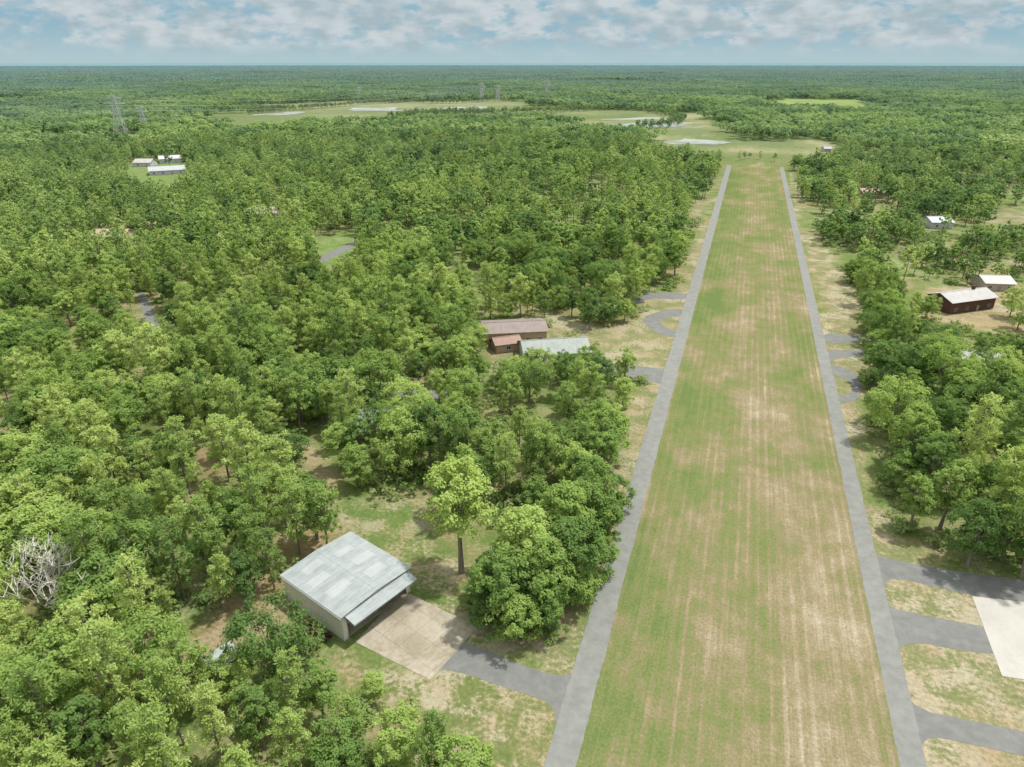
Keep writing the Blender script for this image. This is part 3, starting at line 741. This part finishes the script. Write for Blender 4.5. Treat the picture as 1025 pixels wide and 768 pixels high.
def wedge(x, y, marg=1.15):
    X = x*cT+y*sT; Y = -x*sT+y*cT
    return (np.abs(X) < (Y*.83+16)*marg) & (Y > 34)

c_ = 6.4
gx_, gy_ = np.meshgrid(np.arange(-900, 800, c_), np.arange(20, 1100, c_)); tx = gx_.ravel().copy(); ty = gy_.ravel().copy()
tx += (np.arange(len(ty))//gx_.shape[1] % 2)*c_/2
tx += R0.uniform(-.46, .46, len(tx))*c_; ty += R0.uniform(-.46, .46, len(tx))*c_
rr = np.hypot(tx, ty); k = (rr < 850) & wedge(tx, ty); tx, ty, rr = tx[k], ty[k], rr[k]
camx = tx*cT+ty*sT
nn = vnoise(tx, ty, 38, 11)
ppine = np.clip(.38+.28*(camx < -.22*(-tx*sT+ty*cT))+(nn-.5)*1.2-.22*(tx > XR), .04, .9)
isp = R0.random(len(tx)) < ppine
scl = R0.uniform(.5, 1.2, len(tx))*(.86+.28*vnoise(tx, ty, 25, 13))
scl[tx > XR] *= .92
hg_ = np.where(isp, 15, 14)*scl; crn = np.where(isp, 3.2, 5.0)*scl
b = blocked(tx, ty, hg_, crn)
gap = vnoise(tx, ty, 21, 21)*.7+vnoise(tx, ty, 8, 22)*.3
thr = np.where(tx > XR, np.where(ty > 260, .45, .36), np.where(rr < 140, .24, .345))
thin = (gap < thr) & (R0.random(len(tx)) < .93)
k = ~(b | thin); tx, ty, rr, isp, scl = tx[k], ty[k], rr[k], isp[k], scl[k]

man = [  # base px, base py, top py, pine?
 (462, 573, 457, 0), (277, 676, 588, 0), (325, 722, 660, 0), (502, 626, 546, 0), (541, 618, 530, 0), (572, 592, 508, 0), (524, 590, 500, 0), (558, 560, 470, 0), (583, 545, 475, 0),
 (968, 566, 490, 0), (1002, 560, 480, 0), (940, 530, 450, 0), (905, 470, 395, 0), (890, 440, 365, 0), (925, 500, 425, 0), (1010, 318, 280, 0), (880, 345, 292, 0), (870, 330, 290, 0), (905, 392, 335, 0), (940, 400, 330, 0), (985, 430, 355, 0),
 (375, 700, 672, 0), (530, 402, 350, 0), (565, 397, 346, 0), (600, 395, 348, 0), (500, 395, 352, 0), (625, 385, 345, 0), (640, 300, 255, 0), (605, 298, 250, 0), (700, 190, 160, 0), (625, 322, 296, 0),
 (405, 475, 400, 0), (430, 470, 395, 0), (455, 440, 385, 0), (345, 450, 400, 1), (470, 480, 400, 0), (588, 376, 340, 0), (545, 380, 344, 0), (572, 318, 288, 0), (590, 330, 300, 0), (380, 462, 402, 1), (362, 468, 410, 0),
 (130, 735, 640, 1), (155, 690, 600, 0), (110, 690, 600, 1), (80, 720, 625, 0), (225, 770, 700, 1), (265, 750, 680, 0), (12, 705, 612, 1), (10, 760, 660, 0), (155, 655, 570, 1), (215, 590, 500, 1), (185, 600, 520, 1),
 (150, 600, 510, 0), (112, 612, 525, 1), (300, 555, 478, 1), (265, 545, 465, 1), (240, 560, 480, 0), (300, 728, 662, 1), (185, 745, 660, 1), (60, 760, 665, 1), (355, 745, 695, 1), (440, 790, 722, 1), (400, 775, 708, 0),
 (484, 622, 580, 0), (517, 640, 588, 0), (548, 632, 582, 0), (577, 606, 556, 0), (595, 575, 530, 0), (604, 545, 495, 0), (490, 600, 545, 0), (612, 515, 470, 0), (590, 520, 450, 0),
 (40, 735, 650, 1), (100, 770, 690, 0), (150, 775, 700, 1), (195, 715, 640, 1), (75, 690, 615, 1), (340, 775, 715, 0), (300, 780, 712, 1),
 (395, 455, 405, 0), (970, 388, 342, 0), (1000, 392, 350, 0), (945, 380, 338, 0), (275, 590, 530, 1), (228, 612, 550, 1), (318, 540, 470, 0), (248, 600, 545, 0),
 (1022, 578, 470, 1), (990, 545, 440, 1), (960, 500, 410, 1), (468, 352, 315, 0), (472, 335, 300, 1), (455, 320, 285, 0), (508, 318, 290, 0), (545, 318, 292, 1), (515, 382, 352, 0), (568, 384, 350, 0), (440, 402, 365, 0), (925, 322, 290, 0), (1018, 330, 296, 0), (385, 440, 398, 0), (360, 410, 372, 0),
 (700, 181, 158, 0), (532, 374, 346, 0), (240, 702, 650, 0), (212, 700, 655, 1),
]
SK = {3, 4, 5, 6, 7, 8, 64, 65, 66, 67, 68, 69, 70, 71, 72}
mt = [(*P(a_, b_), tall(a_, b_, c2), p_) for a_, b_, c2, p_ in man]
for j, (x, y, h_, p_) in enumerate(mt):
    k = np.hypot(tx-x, ty-y) > (9.0 if j == 0 else 4.2); tx, ty, rr, isp, scl = tx[k], ty[k], rr[k], isp[k], scl[k]
dx0, dy0 = P(70, 622)
for fr, rd in ((1, 5), (.955, 5), (.91, 5), (.87, 4)):
    k = np.hypot(tx-dx0*fr, ty-dy0*fr) > rd; tx, ty, rr, isp, scl = tx[k], ty[k], rr[k], isp[k], scl[k]
ord_ = np.argsort(rr); tx, ty, rr, isp, scl = tx[ord_], ty[ord_], rr[ord_], isp[ord_], scl[ord_]
LAB = {0: 'broadleaf oak tree with rounded green crown in woodland', 1: 'slender pine tree with feathery yellow green needles'}
GRP = {0: 'oak trees around the airstrip', 1: 'pine trees in the woodland'}
def plant(x, y, s, rot, p_, i, sz=1.0, lab=None, meshes=None):
    cm, tm = meshes or (PINE if p_ else OAK)[i % (8 if p_ else 9)]
    nm = 'pine_tree' if p_ else 'oak_tree'
    e = bpy.data.objects.new(nm, None); e.location = (x, y, 0); e.rotation_euler = (0, 0, rot); e.scale = (s*sz, s*sz, s); e.empty_display_size = .5
    e['label'] = lab or LAB[p_]; e['category'] = 'tree'; e['group'] = GRP[p_]; COL.objects.link(e)
    for n2, mm in (('trunk', tm), ('crown', cm)):
        o2 = bpy.data.objects.new(n2, mm); o2.parent = e; COL.objects.link(o2)
V, t, g_ = oak(993, nclump=190, nl=62, ls=.23, hgt=22, Rs=6.2, base_z=.66, skirt=.16)
BR = (crown_mesh('crown', V, t, M_bright), g_.mesh('trunk', [M_bark]))
FULL = []
for i in range(3):
    V, t, g_ = oak(800+i, nclump=160, nl=66, ls=.20, hgt=14, skirt=.36, Rs=4.9)
    FULL.append((crown_mesh('crown', V, t, M_oak), g_.mesh('trunk', [M_bark])))
cnt = [0, 0]
for j, (x, y, h_, p_) in enumerate(mt):
    if j == 0: plant(x, y, h_/22.5, 1., 0, 2, 1.0, 'tall tree with bright yellow green crown and bare trunk', BR)
    elif j in SK: plant(x, y, h_/14.6, j*1.7, 0, j, min(1.3, max(.95, 12/h_)), 'dense dark oak with foliage reaching near the ground', FULL[j % 3])
    else: plant(x, y, h_/(15.5 if p_ else 14.8), j*1.7, p_, j, min(1.3, max(.92, 12/h_)))
    cnt[p_] += 1
rest = []
for i in range(len(tx)):
    p_ = int(isp[i]); sx_, sy_ = proj(tx[i], ty[i], 9.*scl[i])
    if cnt[p_] < 295 and -25 < sx_ < 1050 and sy_ < 800:
        plant(tx[i], ty[i], scl[i], R0.uniform(0, 6.28), p_, int(R0.integers(100)), R0.uniform(.86, 1.2)); cnt[p_] += 1
    else: rest.append(i)
rest = np.array(rest)
px_, py_, rs_, pi_, ps_ = tx[rest], ty[rest], rr[rest], isp[rest], scl[rest]
ii = np.where(rs_ < 320, np.where(pi_, R0.integers(6, 12, len(rest)), R0.integers(0, 6, len(rest))), np.where(pi_, R0.integers(17, 21, len(rest)), R0.integers(12, 17, len(rest))))
def grid(r0, r1, c):
    n = int(r1/c)+2
    gx_, gy_ = np.meshgrid(np.arange(-n, n)*c, np.arange(0, n)*c); x = gx_.ravel().astype(float); y = gy_.ravel().astype(float)
    x += R0.uniform(-.2, .2, len(x))*c; y += R0.uniform(-.2, .2, len(x))*c
    r = np.hypot(x, y); k = (r > r0) & (r < r1) & wedge(x, y, 1.08); return x[k], y[k]
def clearfar(x, y, hw, hh):
    b = np.zeros(len(x), bool)
    for dx in (-hw, 0, hw):
        for dy in (-hw, 0, hw):
            wx, wy = warp(x+dx, y+dy)
            for p, c_, d_, t_ in ZW:
                if t_ == 0: b |= inpoly(wx, wy, p)
            for p in FOOT: b |= inpoly(x+dx, y+dy, p)
    k = H/(H-.6*hh); wx, wy = warp(x*k, y*k)
    for p, c_, d_, t_ in ZW:
        if t_ == 0: b |= inpoly(wx, wy, p)
    for p in VIS: b |= inpoly(x*k, y*k, p)
    b |= corridor(x, y)
    return ~b
x1, y1 = grid(855, 3300, 28); k = clearfar(x1, y1, 8, 13) & (vnoise(x1, y1, 110, 31) > .18) & (vnoise(x1, y1, 420, 33) > .12); x1, y1 = x1[k], y1[k]
x2, y2 = grid(3250, 16000, 92); k = clearfar(x2, y2, 20, 13) & (vnoise(x2, y2, 700, 32) > .16); x2, y2 = x2[k], y2[k]
# broken tree belts crossing the marsh, clear of the airstrip approach
xm_, ym_ = grid(850, 2400, 10); wx, wy = warp(xm_, ym_)
k = inpoly(wx, wy, ZW[25][0]) & (np.abs(vnoise(xm_, ym_, 230, 91)-.5) < .05) & ~((xm_ > XL-70) & (xm_ < XR+90) & (ym_ < YE+320))
xm_, ym_ = xm_[k], ym_[k]
def scatter(name, x, y, idx, sc, label):
    me = bpy.data.meshes.new(name); n = len(x); me.vertices.add(n)
    me.vertices.foreach_set('co', np.stack([x, y, np.zeros(n)], 1).astype(np.float32).ravel())
    a = me.attributes.new('idx', 'INT', 'POINT'); a.data.foreach_set('value', np.asarray(idx, np.int32))
    a = me.attributes.new('scl', 'FLOAT', 'POINT'); a.data.foreach_set('value', np.asarray(sc, np.float32))
    a = me.attributes.new('rot', 'FLOAT_VECTOR', 'POINT'); rv = np.zeros((n, 3), np.float32); rv[:, 2] = R0.uniform(0, 6.28, n); a.data.foreach_set('vector', rv.ravel())
    ob = obj(name, me, kind='stuff', label=label)
    ng = bpy.data.node_groups.new(name, 'GeometryNodeTree')
    ng.interface.new_socket('Geometry', in_out='INPUT', socket_type='NodeSocketGeometry'); ng.interface.new_socket('Geometry', in_out='OUTPUT', socket_type='NodeSocketGeometry')
    gi = ng.nodes.new('NodeGroupInput'); go = ng.nodes.new('NodeGroupOutput'); ip = ng.nodes.new('GeometryNodeInstanceOnPoints')
    ci = ng.nodes.new('GeometryNodeCollectionInfo'); ci.inputs['Collection'].default_value = SRC; ci.inputs['Separate Children'].default_value = True; ci.inputs['Reset Children'].default_value = True
    def na(nm, dt):
        q = ng.nodes.new('GeometryNodeInputNamedAttribute'); q.data_type = dt; q.inputs['Name'].default_value = nm; return [s for s in q.outputs if s.enabled and s.name == 'Attribute'][0]
    er = ng.nodes.new('FunctionNodeEulerToRotation')
    ng.links.new(na('rot', 'FLOAT_VECTOR'), er.inputs[0]); ng.links.new(er.outputs[0], ip.inputs['Rotation'])
    ng.links.new(na('idx', 'INT'), ip.inputs['Instance Index']); ng.links.new(na('scl', 'FLOAT'), ip.inputs['Scale'])
    ip.inputs['Pick Instance'].default_value = True
    ng.links.new(gi.outputs[0], ip.inputs['Points']); ng.links.new(ci.outputs[0], ip.inputs['Instance']); ng.links.new(ip.outputs[0], go.inputs[0])
    md = ob.modifiers.new('scatter', 'NODES'); md.node_group = ng
    return ob
scatter('distant_forest', np.concatenate([px_, x1, x2, xm_]), np.concatenate([py_, y1, y2, ym_]),
        np.concatenate([ii, R0.integers(21, 25, len(x1)), R0.integers(25, 29, len(x2)), R0.integers(12, 17, len(xm_))]),
        np.concatenate([ps_, R0.uniform(.85, 1.15, len(x1)), R0.uniform(.85, 1.15, len(x2)), R0.uniform(.5, 1.0, len(xm_))]), 'continuous mixed oak and pine forest reaching the horizon')
# undergrowth
n = 30000
ux_ = R0.uniform(-330, 330, n); uy_ = R0.uniform(40, 420, n)
k = wedge(ux_, uy_, 1.05) & ~corridor(ux_, uy_, 1.5) & ~((ux_ > XR) & (uy_ < 125)); ux_, uy_ = ux_[k], uy_[k]
b = np.zeros(len(ux_), bool)
for p in FOOT+roads: b |= inpoly(ux_, uy_, p)
zin = np.zeros(len(ux_), bool)
for p in ZW: zin |= inpoly(ux_, uy_, p[0])
den = np.where(zin, .03, .7)*(vnoise(ux_, uy_, 9, 41) > .45)
k = (~b) & (R0.random(len(ux_)) < den); ux_, uy_ = ux_[k], uy_[k]
scatter('undergrowth', ux_, uy_, R0.integers(29, 32, len(ux_)), R0.uniform(.6, 2.2, len(ux_)), 'low green shrubs and palmetto under trees')

# bare dead tree
def bare(seed, hgt):
    rng = random.Random(seed); g_ = Geo()
    def br(p, d, l, r, dep):
        n_ = 3; pts = [p]; rad = [r]; q = p.copy(); dd = d.copy()
        for i in range(n_):
            dd = (dd+Vector((rng.uniform(-.18, .18), rng.uniform(-.18, .18), rng.uniform(-.02, .15)))).normalized(); q = q+dd*l/n_; pts.append(q.copy()); rad.append(r*(1-.5*(i+1)/n_))
        g_.tube(pts, rad, 5 if dep < 2 else 3)
        if dep >= 4: return
        for i in range(6 if dep < 1 else 4):
            a = i*1.25+rng.uniform(-.5, .5); s = pts[rng.randint(1, n_)]
            ax_ = Vector((math.cos(a), math.sin(a), rng.uniform(-.1, .7))).normalized()
            br(s, (dd*.6+ax_*.95).normalized(), l*rng.uniform(.55, .75), max(.045, r*.5), dep+1)
    br(Vector((0, 0, 0)), Vector((0, 0, 1)), hgt*.45, hgt*.014, 0)
    return g_
g_ = bare(11, 13); vz = np.array(g_.v); zmx = vz[:, 2].max(); c0 = vz[vz[:, 2] > .45*zmx][:, :2].mean(0)
sc_ = tall(70, 622, 538)/zmx; g_.v = [((v_[0]-c0[0]*v_[2]/(.7*zmx))*sc_, (v_[1]-c0[1]*v_[2]/(.7*zmx))*sc_, v_[2]*sc_) for v_ in g_.v]
e = empty('dead_tree', (dx0, dy0, 0), 0, label='leafless pale grey tree with bare twiggy branches', category='tree')
obj('trunk', g_.mesh('trunk', [M_dead]), e)

# ---------------------------------------------------------------- light, sky, camera
sd = Vector((.58, .48, 1.75)).normalized()
sl = bpy.data.lights.new('sun', 'SUN'); sl.energy = 4.2; sl.angle = math.radians(2.2); sl.color = (1, .965, .91)
so = bpy.data.objects.new('sun', sl); COL.objects.link(so); so.rotation_euler = sd.to_track_quat('Z', 'Y').to_euler(); so.location = (0, 0, 200)
wd = bpy.data.worlds.new('World'); scene.world = wd; wd.use_nodes = True; nt = wd.node_tree; nt.nodes.clear()
o = nt.nodes.new('ShaderNodeOutputWorld')
st = N(nt, 'ShaderNodeTexSky', sky_type='NISHITA', sun_disc=False); st.sun_elevation = math.asin(sd.z); st.sun_rotation = math.atan2(sd.x, sd.y); st.air_density = 1.0; st.dust_density = 2.5
b1 = N(nt, 'ShaderNodeBackground', i_Strength=.15); L(nt, st.outputs[0], b1.inputs[0])
tc = N(nt, 'ShaderNodeTexCoord'); v = tc.outputs['Generated']; sx = N(nt, 'ShaderNodeSeparateXYZ'); L(nt, v, sx.inputs[0]); z = sx.outputs[2]
cn = noi(nt, v, 9, 7, .55, sc=(1, 1, 4)); cn2 = noi(nt, v, 34, 7, .58, sc=(1, 1, 2.0)); cn3 = noi(nt, v, 27, 5, .5, sc=(1.0, 1, 2.4))
cf = mth(nt, 'ADD', mth(nt, 'MULTIPLY', cn, .5), mth(nt, 'MULTIPLY', cn2, .5))
cf = mth(nt, 'ADD', cf, mapr(nt, z, .01, .07, -.01, .035))
cm = mapr(nt, cf, .41, .54, 0, 1, True); cm = mth(nt, 'MULTIPLY', cm, mapr(nt, z, .004, .026, .08, .9, True))
base = mixc(nt, mapr(nt, z, .0, .045, 0, 1, True), (.42, .57, .61), (.29, .47, .575))
ccol = mixc(nt, mapr(nt, cn3, .38, .62, 0, 1), (.40, .49, .53), (.62, .67, .69))
low = mixc(nt, cm, base, ccol)
b2 = N(nt, 'ShaderNodeBackground', i_Strength=1.0); L(nt, low, b2.inputs[0])
b3 = N(nt, 'ShaderNodeBackground', i_Strength=1.5); b3.inputs[0].default_value = (.82, .83, .81, 1)
mu = N(nt, 'ShaderNodeMixShader'); L(nt, mapr(nt, noi(nt, v, 3, 5), .38, .6, .4, .95, True), mu.inputs[0]); L(nt, b1.outputs[0], mu.inputs[1]); L(nt, b3.outputs[0], mu.inputs[2])
mx = N(nt, 'ShaderNodeMixShader'); L(nt, mapr(nt, z, .1, .4, 0, 1, True), mx.inputs[0]); L(nt, b2.outputs[0], mx.inputs[1]); L(nt, mu.outputs[0], mx.inputs[2]); L(nt, mx.outputs[0], o.inputs[0])
cam = bpy.data.cameras.new('camera'); co = bpy.data.objects.new('camera', cam); COL.objects.link(co); scene.camera = co
co.location = (0, 0, H); co.rotation_euler = (math.pi/2-PITCH, 0, TH); cam.lens = 24; cam.sensor_width = 36; cam.clip_end = 120000; cam.clip_start = 1
scene.view_settings.view_transform = 'Standard'; scene.view_settings.look = 'None'; scene.view_settings.exposure = 0
print('trees', cnt, len(rest), len(x1), len(x2), len(ux_))
